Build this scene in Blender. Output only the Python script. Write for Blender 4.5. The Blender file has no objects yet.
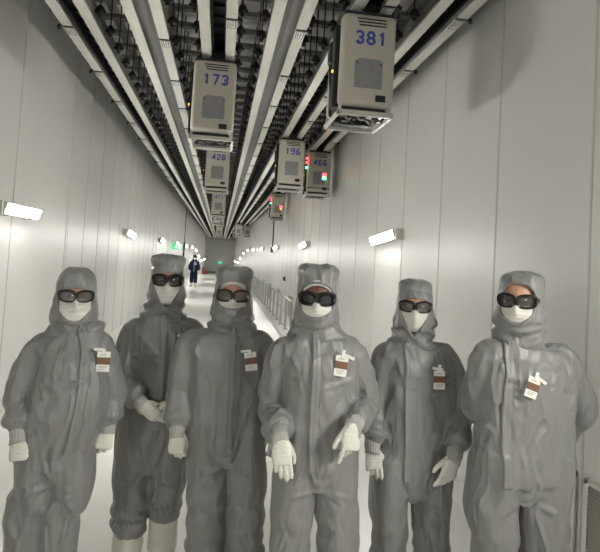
import bpy, bmesh, math, random
import numpy as np
from mathutils import Vector, Matrix, noise, bvhtree
random.seed(7)
S = bpy.context.scene
COL = S.collection
PI = math.pi

# ------------------------------------------------------------------ materials
MATS = {}
def mat(name, col, rough=0.5, metal=0.0, spec=0.5, bump=0.0, bscale=40.0, var=0.0, vscale=3.0,
        emit=None, estr=0.0, alpha=1.0, sheen=0.0, aniso_vec=None):
    if name in MATS: return MATS[name]
    m = bpy.data.materials.new(name); m.use_nodes = True
    nt = m.node_tree; b = nt.nodes['Principled BSDF']
    b.inputs['Base Color'].default_value = (*col, 1)
    b.inputs['Roughness'].default_value = rough
    b.inputs['Metallic'].default_value = metal
    b.inputs['Specular IOR Level'].default_value = spec
    b.inputs['Alpha'].default_value = alpha
    if sheen:
        b.inputs['Sheen Weight'].default_value = sheen
        b.inputs['Sheen Roughness'].default_value = 0.4
    tc = nt.nodes.new('ShaderNodeTexCoord')
    vec = tc.outputs['Object']
    if aniso_vec:
        mp = nt.nodes.new('ShaderNodeMapping'); mp.inputs['Scale'].default_value = aniso_vec
        nt.links.new(vec, mp.inputs['Vector']); vec = mp.outputs['Vector']
    if var:
        n = nt.nodes.new('ShaderNodeTexNoise'); n.inputs['Scale'].default_value = vscale
        n.inputs['Detail'].default_value = 4
        nt.links.new(vec, n.inputs['Vector'])
        r = nt.nodes.new('ShaderNodeValToRGB')
        r.color_ramp.elements[0].position = .3; r.color_ramp.elements[1].position = .7
        r.color_ramp.elements[0].color = (*[c*(1-var) for c in col], 1)
        r.color_ramp.elements[1].color = (*[min(1, c*(1+var)) for c in col], 1)
        nt.links.new(n.outputs['Fac'], r.inputs['Fac']); nt.links.new(r.outputs['Color'], b.inputs['Base Color'])
    if bump:
        n2 = nt.nodes.new('ShaderNodeTexNoise'); n2.inputs['Scale'].default_value = bscale
        n2.inputs['Detail'].default_value = 3
        nt.links.new(vec, n2.inputs['Vector'])
        bp = nt.nodes.new('ShaderNodeBump'); bp.inputs['Strength'].default_value = bump
        bp.inputs['Distance'].default_value = 0.01
        nt.links.new(n2.outputs['Fac'], bp.inputs['Height']); nt.links.new(bp.outputs['Normal'], b.inputs['Normal'])
    if emit:
        b.inputs['Emission Color'].default_value = (*emit, 1); b.inputs['Emission Strength'].default_value = estr
    MATS[name] = m
    return m

WALL = mat('wall_panel', (.625,.62,.60), .30, spec=.45, var=.03, vscale=.7, bump=.04, bscale=1.5)
SEAM = mat('wall_seam', (.46,.45,.42), .5)
BATT = mat('wall_joint_strip', (.66,.64,.59), .25, spec=.6)
FLOOR = mat('floor_vinyl', (.70,.69,.66), .34, spec=.5, var=.04, vscale=1.3, bump=.05, bscale=2.5)
FLOOR2 = mat('floor_line', (.8,.79,.75), .3)
CEIL = mat('ceiling_dark', (.2,.2,.195), .6)
CEILP = mat('ceiling_panel', (.72,.72,.69), .5, var=.06)
STRUT = mat('strut_steel', (.24,.24,.23), .5, .3, var=.1)
ALU = mat('track_aluminium', (.66,.66,.60), .38, .25, var=.06, vscale=6, aniso_vec=(8,.4,8))
WEB = mat('track_web_grey', (.18,.18,.17), .5, .2, var=.1, vscale=5)
COVER = mat('track_cover_grey', (.15,.15,.145), .55, var=.08)
BLACK = mat('black_plastic', (.012,.012,.013), .45)
DARK = mat('dark_metal', (.045,.045,.045), .45, .3)
LABELW = mat('white_sticker', (.8,.8,.77), .4)
SHELL = mat('shuttle_shell', (.54,.51,.44), .38, var=.03, vscale=4)
SHELL2 = mat('shuttle_base', (.60,.58,.52), .4)
PANELG = mat('shuttle_grey_panel', (.27,.275,.28), .5, var=.06, vscale=20)
BLUE = mat('number_blue', (.06,.09,.42), .4)
STEEL = mat('rail_steel', (.42,.42,.40), .35, .5)
GRILLE = mat('grille_louver', (.33,.315,.27), .4, .1)
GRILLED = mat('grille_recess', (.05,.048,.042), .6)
LAMPH = mat('lamp_housing', (.7,.69,.64), .35)
LAMPE = mat('lamp_diffuser', (1,1,1), .5, emit=(1,.978,.925), estr=82)
REDE = mat('red_led', (.5,.02,.02), .4, emit=(1,.05,.06), estr=3.0)
GRNE = mat('green_led', (.02,.5,.2), .4, emit=(.1,1,.45), estr=2.5)
ORGE = mat('orange_led', (.5,.2,.02), .4, emit=(1,.45,.1), estr=.8)
EXITG = mat('exit_green', (.02,.4,.15), .4, emit=(.03,.5,.17), estr=.6)
EXITW = mat('exit_white', (.8,.9,.8), .4, emit=(.6,1,.7), estr=.9)
RED = mat('red_paint', (.20,.025,.02), .5)
BASEG = mat('kick_plate_grey', (.24,.25,.22), .5)

# ------------------------------------------------------------------ mesh helpers
def tag(o, label=None, cat=None, group=None, kind=None):
    if label: o['label'] = label
    if cat: o['category'] = cat
    if group: o['group'] = group
    if kind: o['kind'] = kind
    return o
def empty(name, loc=(0,0,0), rz=0):
    o = bpy.data.objects.new(name, None); COL.objects.link(o)
    o.location = loc; o.rotation_euler = (0,0,rz); o.empty_display_size = .1
    return o
def link(name, me, mats, parent=None, smooth=False):
    o = bpy.data.objects.new(name, me); COL.objects.link(o)
    if not isinstance(mats, (list, tuple)): mats = [mats]
    for m in mats: me.materials.append(m)
    if smooth:
        me.polygons.foreach_set('use_smooth', [True]*len(me.polygons))
    if parent: o.parent = parent
    return o
def obj(name, bm, mats, parent=None, smooth=False, loc=None):
    me = bpy.data.meshes.new(name); bm.normal_update(); bm.to_mesh(me); bm.free()
    o = link(name, me, mats, parent, smooth)
    if loc: o.location = loc
    return o
def NB(): return bmesh.new()
def box(bm, x0, x1, y0, y1, z0, z1, mi=0, bev=0.0, seg=2, M=None):
    r = bmesh.ops.create_cube(bm, size=1)
    vs = r['verts']
    for v in vs:
        v.co = Vector((x0+(v.co.x+.5)*(x1-x0), y0+(v.co.y+.5)*(y1-y0), z0+(v.co.z+.5)*(z1-z0)))
    fs = set(f for v in vs for f in v.link_faces)
    for f in fs: f.material_index = mi
    if bev:
        es = list(set(e for v in vs for e in v.link_edges))
        r = bmesh.ops.bevel(bm, geom=es, offset=bev, segments=seg, affect='EDGES', profile=.5, clamp_overlap=True)
        vs = list(set(v for f in r['faces'] for v in f.verts) | set(v for v in vs if v.is_valid))
        for f in r['faces']: f.material_index = mi
    if M is not None:
        for v in set(vs): v.co = M @ v.co
    return vs
def cyl(bm, p0, p1, r0, r1=None, n=12, mi=0, caps=True):
    p0 = Vector(p0); p1 = Vector(p1); r1 = r0 if r1 is None else r1
    d = (p1-p0).normalized(); a = d.orthogonal().normalized(); b = d.cross(a)
    A = [bm.verts.new(p0+(a*math.cos(t)+b*math.sin(t))*r0) for t in [2*PI*i/n for i in range(n)]]
    B = [bm.verts.new(p1+(a*math.cos(t)+b*math.sin(t))*r1) for t in [2*PI*i/n for i in range(n)]]
    for i in range(n):
        f = bm.faces.new((A[i], A[(i+1)%n], B[(i+1)%n], B[i])); f.material_index = mi; f.smooth = True
    if caps:
        bm.faces.new(A[::-1]).material_index = mi; bm.faces.new(B).material_index = mi
def prism(bm, pts, y0, y1, mi=0):      # polygon in x,z extruded along y
    A = [bm.verts.new((x, y0, z)) for x, z in pts]; B = [bm.verts.new((x, y1, z)) for x, z in pts]
    n = len(pts)
    for i in range(n):
        bm.faces.new((A[i], A[(i+1)%n], B[(i+1)%n], B[i])).material_index = mi
    bm.faces.new(A[::-1]).material_index = mi; bm.faces.new(B).material_index = mi
    bmesh.ops.recalc_face_normals(bm, faces=bm.faces)
def text_mesh(name, s, size, extrude, material, parent, loc, rot, align='CENTER', offset=0.0):
    cu = bpy.data.curves.new(name, 'FONT'); cu.body = s; cu.size = size; cu.extrude = extrude
    cu.align_x = align; cu.align_y = 'CENTER'; cu.offset = offset
    t = bpy.data.objects.new(name, cu); COL.objects.link(t)
    dg = bpy.context.evaluated_depsgraph_get()
    me = bpy.data.meshes.new_from_object(t.evaluated_get(dg))
    bpy.data.objects.remove(t); bpy.data.curves.remove(cu)
    o = link(name, me, material, parent)
    o.location = loc; o.rotation_euler = rot
    return o

# ------------------------------------------------------------------ the corridor shell
WX = 2.15; YB = -14.0; YF = 84.0; ZC = 4.7
R0, R1, DROP = 46.0, 64.0, 1.3           # the floor ramps down far along the corridor
def fz(y):
    return 0.0 if y < R0 else (-DROP if y > R1 else -DROP*(y-R0)/(R1-R0))
def build_shell():
    bm = NB()
    for (y0, y1) in ((YB, R0), (R0, R1), (R1, YF)):
        a = [bm.verts.new((x, y, fz(y)+dz)) for x, y, dz in
             ((-WX-.1,y0,0),(WX+.1,y0,0),(WX+.1,y1,0),(-WX-.1,y1,0),(-WX-.1,y0,-.15),(WX+.1,y0,-.15),(WX+.1,y1,-.15),(-WX-.1,y1,-.15))]
        for q in ((0,1,2,3),(7,6,5,4),(0,4,5,1),(1,5,6,2),(2,6,7,3),(3,7,4,0)): bm.faces.new([a[i] for i in q])
    tag(obj('floor', bm, FLOOR), kind='structure')
    bm = NB()
    for sx in (-1, 1):
        box(bm, sx*1.925-.006, sx*1.925+.006, YB, R0, -.001, .0015)
    tag(obj('trim_1', bm, FLOOR2), kind='structure')
    # ceiling : dark deck with pale filter panels
    bm = NB()
    box(bm, -WX-.1, WX+.1, YB, YF, ZC, ZC+.1, 0)
    y = YB+.1
    while y < YF-.6:
        for k in range(6):
            x0 = -WX+.06+k*.69
            box(bm, x0, x0+.56, y, y+.40, ZC-.03, ZC-.002, 1)
        y += .48
    tag(obj('ceiling', bm, [CEIL, CEILP]), kind='structure')
    for sx, nm, y00 in ((-1, 'wall_left', 6.13), (1, 'wall_right', 3.02)):
        bm = NB()
        xa, xb = sorted((sx*WX, sx*(WX+.1)))
        box(bm, xa, xb, YB, YF, -DROP-.1, ZC+.1, 0)
        st = 1.15 if sx > 0 else 1.03
        k = math.ceil((YB-y00)/st); y = y00+k*st; i = 0
        while y < YF:
            if sx < 0 and k+i == 1: y += st; i += 1; continue
            xa, xb = sorted((sx*(WX-.0015), sx*(WX+.01)))
            box(bm, xa, xb, y-.005, y+.005, fz(y), ZC, 1)
            xa, xb = sorted((sx*(WX-.004), sx*(WX+.01)))
            box(bm, xa, xb, y+.005, y+.019, fz(y), ZC, 2)
            if sx < 0 and (k+i) % 5 == 2:
                box(bm, xa, xb, y+.10, y+.115, fz(y), ZC, 2)
            y += st; i += 1
        tag(obj(nm, bm, [WALL, SEAM, BATT]), kind='structure')
    bm = NB(); box(bm, -WX, WX, YF, YF+.1, -DROP-.1, ZC)
    tag(obj('wall_back', bm, WALL), kind='structure')
    bm = NB(); box(bm, -WX, WX, YB-.1, YB, -.1, ZC)
    tag(obj('wall_front', bm, WALL), kind='structure')
    bm = NB(); box(bm, -WX, WX, YF-.03, YF, -DROP, -DROP+.35)
    tag(obj('baseboard_back', bm, BASEG), kind='structure')
build_shell()

# ------------------------------------------------------------------ wall lamps
ORD = ['nearest','second','third','fourth','fifth','sixth','seventh','eighth','ninth','tenth','eleventh','twelfth']
def lamp_meshes(sx):
    bm = NB()
    L = .52
    # wedge housing: flat against the wall, sloped face looks down and out
    prism(bm, [(0,.06),(-sx*.125,.055),(-sx*.135,.045),(-sx*.102,-.06),(-sx*.085,-.07),(0,-.07)], -L, L)
    h = bm
    bm2 = NB()
    pts = [(-sx*.131,.040),(-sx*.138,.038),(-sx*.109,-.055),(-sx*.103,-.055)]
    prism(bm2, pts, -L+.05, L-.05)
    return h, bm2
def lamps():
    for sx, side, y0, st in ((1,'right',6.97,7.02),(-1,'left',6.15,7.15)):
        h, d = lamp_meshes(sx)
        mh = bpy.data.meshes.new('housing'); h.to_mesh(mh); h.free(); mh.materials.append(LAMPH)
        md = bpy.data.meshes.new('diffuser'); d.to_mesh(md); d.free(); md.materials.append(LAMPE)
        bmc = NB()
        box(bmc, *sorted((0,-sx*.10)), -.555, -.52, -.075, .065, bev=.008)
        mc = bpy.data.meshes.new('end_cap'); bmc.to_mesh(mc); bmc.free(); mc.materials.append(LAMPH)
        ks = range(-2, 11)
        for k in ks:
            y = y0+k*st + (1.0 if (k == -1 and sx > 0) else 0)  # unseen right lamp shifted forward off its even spacing to light the people
            z = 2.115+fz(y)
            r = empty('wall_lamp', (sx*WX, y, z)); r.rotation_euler.x = 0 if (sx < 0 and k == 0) else -.07
            for nm, me in (('housing', mh), ('diffuser', md), ('end_cap', mc)):
                o = bpy.data.objects.new(nm, me); COL.objects.link(o); o.parent = r
            if k < 0:
                lab = 'white wedge lamp on the %s wall, %s out of view' % (side, 'first' if k == -1 else 'second')
            else:
                lab = '%s glowing white wedge lamp along the %s wall' % (ORD[k] if k else 'largest and nearest', side)
                if k > 4: lab += ', small with distance'
            tag(r, lab, 'wall lamp', 'wedge lamps along the corridor walls')
lamps()

# ------------------------------------------------------------------ overhead tracks
HZ = 1.8+2.10
TX = [-1.47, -.81, -.15, .49, 1.133, 1.78]
TN = ['leftmost overhead track, closest to the left wall', 'second overhead track from the left, grey cover in its gap',
      'third overhead track from the left, above the shuttle numbered 173', 'fourth overhead track from the left, empty with a grey covered gap',
      'fifth overhead track from the left, carrying the shuttle numbered 381', 'rightmost overhead track, running close along the right wall']
def tracks():
    # shared hanger pieces
    bm = NB(); cyl(bm, (0,0,.04), (0,0,ZC-HZ-.13), .007, n=6)
    mr = bpy.data.meshes.new('hanger_rod'); bm.to_mesh(mr); bm.free(); mr.materials.append(BLACK)
    bm = NB(); cyl(bm, (0,0,-.03), (0,0,.03), .028, .04, n=10); cyl(bm, (0,0,.03), (0,0,.06), .04, .015, n=10)
    cyl(bm, (0,0,-.06), (0,0,-.03), .018, .018, n=8)
    box(bm, -.05, .05, -.012, .012, -.012, .012)
    md = bpy.data.meshes.new('damper'); bm.to_mesh(md); bm.free(); md.materials.append(BLACK)
    for i, x in enumerate(TX):
        t = empty('overhead_track', (x, 0, HZ))
        tag(t, TN[i], 'overhead track', 'shuttle tracks hung from the ceiling')
        for s in (-1, 1):
            bm = NB()
            xi, xo = .073*s, .173*s
            pr = [(xi,0),(xo,0),(xo,.022),(xi+.045*s,.022),(xi+.045*s,.16),(xo-.01*s,.16),(xo-.01*s,.18),(xi+.01*s,.18),(xi+.01*s,.16),(xi+.02*s,.16),(xi+.02*s,.022),(xi,.022)]
            prism(bm, pr, YB, YF)
            obj('rail', bm, ALU, t)
            bm = NB()
            box(bm, *sorted((xo-.028*s, xo-.006*s)), YB, YF, .024, .178)
            box(bm, *sorted((xo-.006*s, xo-.001*s)), YB, YF, .05, .065)
            box(bm, *sorted((xo-.006*s, xo-.001*s)), YB, YF, .12, .13)
            obj('web_cover', bm, WEB, t)
        bm = NB()
        if i in (1, 3):
            box(bm, -.085, .085, YB, YF, .05, .06); box(bm, -.02, .02, YB, YF, .045, .05)
            obj('gap_cover', bm, COVER, t)
        else:
            box(bm, -.085, .085, YB, YF, .165, .175)
            box(bm, -.07, -.055, YB, YF, .05, .16); box(bm, .055, .07, YB, YF, .05, .16)
            y = YB+.1
            while y < 30:
                box(bm, -.055, .055, y, y+.05, .13, .165); y += .24
            obj('inner_channel', bm, BLACK, t)
        # rail joints with a clamp, a sticker beside each
        s = 1 if i != 5 else 1
        j = 0; y = 4.55+.37*i-.3*(i % 2)
        y -= 3.0
        while y < 60:
            side = 1 if i in (1,2,3,4,5) else -1
            bm = NB()
            xi, xo = .073*side, .173*side
            box(bm, *sorted((xi, xo+.02*side)), y-.012, y+.012, -.008, .03)
            cyl(bm, (xo+.03*side, y, -.03), (xo+.03*side, y, .01), .018, n=8)
            jt = obj('joint_clamp', bm, BLACK, t)
            if y < 22:
                bm = NB()
                xc = (xi+xo)/2
                box(bm, xc-.036, xc+.036, y+.03, y+.20, -.003, 0, 0)
                for (a0,a1,b0,b1) in ((-.036,-.030,.03,.20),(.030,.036,.03,.20),(-.036,.036,.03,.037),(-.036,.036,.193,.20),(-.02,-.012,.06,.17),(0,.006,.06,.17),(.014,.018,.06,.15)):
                    box(bm, xc+a0, xc+a1, y+b0, y+b1, -.0045, -.003, 1)
                obj('sticker', bm, [LABELW, DARK], t)
            y += 1.35; j += 1
        # hangers: rods with dampers, on both sides
        y = -1.0; n = 0
        rest = NB()
        yy = 0.6 + .05*i
        while yy < YF-.3:
            for s in (-1, 1):
                if i in (0, 1) and s < 0: continue
                if i == 5 and s > 0: continue
                px, pz = s*.215, .10
                if n < 96:
                    r = bpy.data.objects.new('hanger_rod', mr); COL.objects.link(r); r.parent = t; r.location = (px, yy, pz)
                    d = bpy.data.objects.new('damper', md); COL.objects.link(d); d.parent = r
                    n += 1
                else:
                    cyl(rest, (px, yy, pz+.04), (px, yy, ZC-HZ-.02), .009, n=4)
                    cyl(rest, (px, yy, pz-.05), (px, yy, pz+.05), .04, n=6)
            yy += .48
        tag(obj('distant_hangers', rest, BLACK, t), kind='stuff')
    # cross struts under the ceiling carry the rods
    bm = NB(); box(bm, -WX+.002, WX-.002, -.05, .05, -.025, .025)
    ms = bpy.data.meshes.new('ceiling_strut'); bm.to_mesh(ms); bm.free(); ms.materials.append(STRUT)
    y = .6; k = 0
    while y < YF-.3:
        o = bpy.data.objects.new('ceiling_strut', ms); COL.objects.link(o); o.location = (0, y, 4.54)
        tag(o, 'dark steel cross strut spanning the corridor above the overhead tracks', 'strut', 'cross struts above the tracks')
        y += .48
tracks()

# ------------------------------------------------------------------ shuttles
def digits(bm, s, w, h, t, zc):
    """sans numerals drawn as rounded strokes"""
    def arc(cx, cz, rx, rz, a0, a1, n=10): return [(cx+rx*math.cos(math.radians(a0+(a1-a0)*i/n)), cz+rz*math.sin(math.radians(a0+(a1-a0)*i/n))) for i in range(n+1)]
    r = w/2-t/2; q = h/4-t/4
    top, mid, bot = h/2-t/2, 0, -h/2+t/2
    G = {'1': [[(-.22*w,.26*h),(.04*w,top),(.04*w,bot)]],
         '3': [arc(0,q,r,q,150,-90), arc(0,-q,r,q,90,-150)],
         '7': [[(-r,top),(r,top),(-.12*w,bot)]],
         '8': [arc(0,q,r*.88,q,0,360,18), arc(0,-q,r,q,0,360,18)],
         '4': [[(.22*w,bot),(.22*w,top),(-r,-.18*h),(r,-.18*h)]],
         '2': [arc(0,q,r,q,160,-30)+[(-r,bot),(r,bot)]],
         '9': [arc(0,q,r,q,0,360,18), arc(0,0,r,top,0,-120)],
         '6': [arc(0,-q,r,q,0,360,18), arc(0,0,r,top,180,55)]}
    pitch = w*1.22; x0 = -pitch*(len(s)-1)/2+.01
    k = 0
    for i, c in enumerate(s):
        for pl in G[c]:
            for (ax, az), (bx, bz) in zip(pl, pl[1:]):
                A = Vector((x0+i*pitch+ax, 0, zc+az)); B = Vector((x0+i*pitch+bx, 0, zc+bz)); d = (B-A)
                if d.length < 1e-6: continue
                d.normalize(); n = Vector((-d.z, 0, d.x))*t/2; k += 1
                yo = -.0015-.00002*k
                e_ = d*t*.28
                vs = [bm.verts.new(p+Vector((0,yo,0))) for p in (A-n-e_, B-n+e_, B+n+e_, A+n-e_)]
                v2 = [bm.verts.new(v.co+Vector((0,.003,0))) for v in vs]
                bm.faces.new(vs); bm.faces.new(v2[::-1])
                for j in range(4): bm.faces.new((vs[j], v2[j], v2[(j+1)%4], vs[(j+1)%4]))
    bmesh.ops.recalc_face_normals(bm, faces=bm.faces)
def shuttle(x, y, num, label, leds=None, side_led=False, stripe=False):
    r = empty('overhead_shuttle', (x, y, HZ))
    tag(r, label, 'overhead shuttle', 'numbered shuttles hanging from the tracks')
    w = .228; z0, z1 = -.825, -.06
    def cover(nm, ya, yb):
        bm = NB(); box(bm, -w, w, ya, yb, z0, z1, bev=.045, seg=4)
        box(bm, -w+.02, w-.02, ya+.03, yb-.02, z1-.01, z1+.03, 1, bev=.01, seg=1)
        return obj(nm, bm, [SHELL, DARK], r, True)
    f = cover('front_cover', 0, .14); bk = cover('rear_cover', .50, .62)
    for o in (f, bk):
        md = o.modifiers.new('n', 'WEIGHTED_NORMAL'); md.keep_sharp = True
    # details on the front cover
    bm = NB()
    for k in range(3): box(bm, -.115+.01*k, .135, -.006, 0, z1-.055-.026*k, z1-.043-.026*k, bev=.003, seg=1)
    obj('vent_slot', bm, BLACK, f)
    if num:
        bm = NB(); digits(bm, num, .078, .118, .021, z1-.205); obj('number', bm, BLUE, f)
    bm = NB(); box(bm, -.115, .12, -.004, .0, z0+.14, z0+.37, bev=.002, seg=1)
    box(bm, -.085, .1, -.004, 0, z0+.365, z0+.385)
    obj('grey_panel', bm, PANELG, f)
    bm = NB()
    for sx in (-.095, .105):
        for zz in (z0+.53, z0+.345): cyl(bm, (sx, -.006, zz), (sx, .005, zz), .007, n=8)
    obj('screw', bm, BLACK, f)
    bm = NB(); box(bm, .07, .155, -.008, 0, z0+.035, z0+.09, bev=.004, seg=1)
    box(bm, .085, .14, -.010, -.006, z0+.045, z0+.08)
    obj('socket', bm, BLACK, f)
    if stripe:
        bm = NB(); box(bm, -w+.004, w-.004, -.004, .2, z0+.06, z0+.075); obj('lower_seam', bm, BLACK, f)
    if leds:
        for k, (mt, zz) in enumerate(leds):
            bm = NB(); box(bm, .06, .135, -.01, 0, zz, zz+.055, bev=.004, seg=1)
            obj('indicator_light', bm, mt, f)
    # dark hoist mechanism between the covers
    bm = NB()
    box(bm, -.2, .2, .15, .50, -.26, -.11, bev=.01, seg=1)
    box(bm, -.15, .15, .25, .48, -.46, -.26, bev=.01, seg=1)
    for k in range(4): cyl(bm, (-.14, .27+.06*k, -.49), (.14, .27+.06*k, -.49), .025, n=10)
    for sx in (-.12, .12): box(bm, sx-.02, sx+.02, .26, .48, -.78, -.46)
    obj('hoist', bm, DARK, r)
    bm = NB()
    for sx in (-.1, .1): cyl(bm, (sx, .36, -.11), (sx, .36, .06), .03, n=10)
    box(bm, -.06, .06, .06, .56, -.10, .04)
    for yy in (.12, .5): cyl(bm, (-.1, yy, .05), (.1, yy, .05), .04, n=12)
    obj('drive_truck', bm, BLACK, r)
    # side column with a light and cables
    bm = NB()
    box(bm, -w-.03, -w+.03, .15, .27, -.82, -.12, bev=.006, seg=1)
    box(bm, -w-.045, -w, .30, .42, -.40, -.20, bev=.02, seg=1)
    cyl(bm, (-w-.02, .33, -.4), (-w-.01, .35, -.85), .012, n=6)
    cyl(bm, (-w-.03, .36, -.4), (-w+.01, .40, -.85), .01, n=6)
    sc = obj('side_column', bm, BLACK, r)
    bm = NB(); box(bm, -w-.045, -w-.03, .17, .19, -.52, -.50); obj('side_light', bm, ORGE, sc)
    if side_led:
        for zz, mt in ((-.22, REDE), (-.30, REDE), (-.40, GRNE)):
            bm = NB(); box(bm, -w-.04, -w-.012, -.012, .03, zz, zz+.04); obj('side_indicator', bm, mt, sc)
    # bottom tray: pale frame hanging under the covers around dark machinery
    bm = NB()
    zt = z0-.085
    box(bm, -w-.01, w+.01, .02, .045, zt, zt+.045, bev=.004, seg=1)
    box(bm, -w-.01, w+.01, .595, .62, zt, zt+.045, bev=.004, seg=1)
    for sx in (-w-.01, w-.015): box(bm, sx, sx+.025, .02, .62, zt, zt+.035, bev=.004, seg=1)
    for sx in (-w+.005, w-.03):
        box(bm, sx, sx+.02, .03, .055, zt+.03, z0+.02); box(bm, sx, sx+.02, .585, .61, zt+.03, z0+.02)
    obj('base_frame', bm, SHELL2, r)
    bm = NB()
    rnd = random.Random(3)
    box(bm, -w+.03, w-.04, .08, .22, z0-.06, z0+.01, bev=.01, seg=1)
    box(bm, -w+.05, w-.06, .45, .58, z0-.06, z0+.01, bev=.01, seg=1)
    for k in range(7):
        a = rnd.uniform(-w+.04, w-.06); b = rnd.uniform(.05, .45)
        box(bm, a, a+rnd.uniform(.02,.07), b, b+rnd.uniform(.03,.1), zt+.02, z0-.01+rnd.uniform(-.03,.0), bev=.004, seg=1)
    for k in range(5):
        a = rnd.uniform(-w+.05, w-.05); b = rnd.uniform(.06, .3)
        cyl(bm, (a, b, z0-.06), (rnd.uniform(-w+.05, w-.05), rnd.uniform(.1,.5), z0-.07), .008, n=6)
    for k in range(3): cyl(bm, (-.12+.11*k, .06, z0-.07), (-.12+.11*k, .13, z0-.07), .03, n=12)
    obj('gripper_machinery', bm, BLACK, r)
    return r
shuttle(TX[4]-.025, 4.42, '381', 'largest cream overhead shuttle, numbered 381 in blue, at upper right')
shuttle(TX[2]-.02, 5.95, '173', 'cream overhead shuttle numbered 173 in blue, at upper left of centre')
shuttle(TX[2], 10.8, '428', 'cream overhead shuttle numbered 428, just beyond the one numbered 173')
shuttle(TX[2], 18.6, '411', 'small cream overhead shuttle beyond the one numbered 428')
shuttle(TX[2], 24.5, None, 'tiny cream shuttle, fourth in the row behind shuttle 173')
shuttle(TX[2], 42.0, None, 'tiniest farthest shuttle in the row behind shuttle 173')
shuttle(TX[4], 9.6, '196', 'cream overhead shuttle numbered 196, left of the one with red light')
shuttle(TX[5], 10.5, '466', 'cream overhead shuttle with glowing red and green indicators, numbered 466', leds=[(REDE, -.52), (GRNE, -.59)], side_led=True, stripe=True)
shuttle(TX[5], 18.2, None, 'small cream overhead shuttle with tiny red light near the right wall', leds=[(REDE, -.50), (ORGE, -.58)], side_led=True)
shuttle(TX[4], 38.0, None, 'tiny distant cream shuttle on the fifth track from the left')
shuttle(TX[5], 39.0, None, 'tiny distant cream shuttle on the rightmost track')

# ------------------------------------------------------------------ right wall grilles
def grille(y0, y1, label, z1=.645, group=None):
    r = empty('wall_grille', (WX, (y0+y1)/2, 0))
    tag(r, label, 'wall grille', 'louvred grilles low on the right wall')
    L = (y1-y0)/2; z0 = .06
    bm = NB()
    box(bm, -.02, 0, -L, L, z1-.03, z1, bev=.003, seg=1); box(bm, -.02, 0, -L, L, z0, z0+.03, bev=.003, seg=1)
    box(bm, -.02, 0, -L, -L+.035, z0, z1, bev=.003, seg=1); box(bm, -.02, 0, L-.035, L, z0, z1, bev=.003, seg=1)
    obj('frame', bm, BATT, r)
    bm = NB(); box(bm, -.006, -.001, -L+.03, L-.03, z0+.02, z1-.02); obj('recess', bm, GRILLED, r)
    bm = NB(); z = z0+.04
    while z < z1-.035:
        a = [bm.verts.new(c) for c in ((-.019,-L+.03,z),(-.019,L-.03,z),(-.007,L-.03,z+.014),(-.007,-L+.03,z+.014),
                                       (-.0175,-L+.03,z-.0015),(-.0175,L-.03,z-.0015),(-.0055,L-.03,z+.0125),(-.0055,-L+.03,z+.0125))]
        for q in ((0,1,2,3),(7,6,5,4),(0,4,5,1),(1,5,6,2),(2,6,7,3),(3,7,4,0)): bm.faces.new([a[i] for i in q])
        z += .0235
    bmesh.ops.recalc_face_normals(bm, faces=bm.faces)
    obj('louvers', bm, GRILLE, r)
grille(3.06, 4.05, 'pale louvred wall grille beside the man at far right')
grille(1.95, 2.98, 'nearest louvred wall grille, in the bottom right corner')
for k, y in enumerate((15.9, 19.35, 22.8, 26.25, 29.7)):
    grille(y, y+1.0, ['nearest of the distant grilles seen through the handrail posts', 'second of the distant grilles behind the handrail',
                      'third of the distant grilles behind the handrail', 'fourth of the distant grilles behind the handrail', 'farthest distant grille behind the handrail'][k])

# ------------------------------------------------------------------ handrail
def handrail():
    x = 1.70; ya, yb = 12.8, 66.0
    r = empty('handrail', (x, ya, 0))
    tag(r, 'long steel handrail with upright posts along the right wall', 'handrail')
    H = .775
    for nm, z, rad in (('top_rail', H, .024), ('middle_rail', .42, .011), ('bottom_rail', .08, .014)):
        bm = NB(); pts = [ya, R0, R1, yb]
        for a, b in zip(pts, pts[1:]):
            cyl(bm, (0, a-ya, fz(a)+z), (0, b-ya, fz(b)+z), rad, n=10)
        obj(nm, bm, STEEL, r, False)
    bm = NB(); box(bm, -.03, .03, -.025, .025, 0, H); box(bm, -.05, .05, -.05, .05, 0, .012)
    mp = bpy.data.meshes.new('post'); bm.to_mesh(mp); bm.free(); mp.materials.append(STEEL)
    bm = NB()
    y = ya; 
    while y < yb:
        o = bpy.data.objects.new('post', mp); COL.objects.link(o); o.parent = r; o.location = (0, y-ya, fz(y))
        y += 1.05
handrail()

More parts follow.
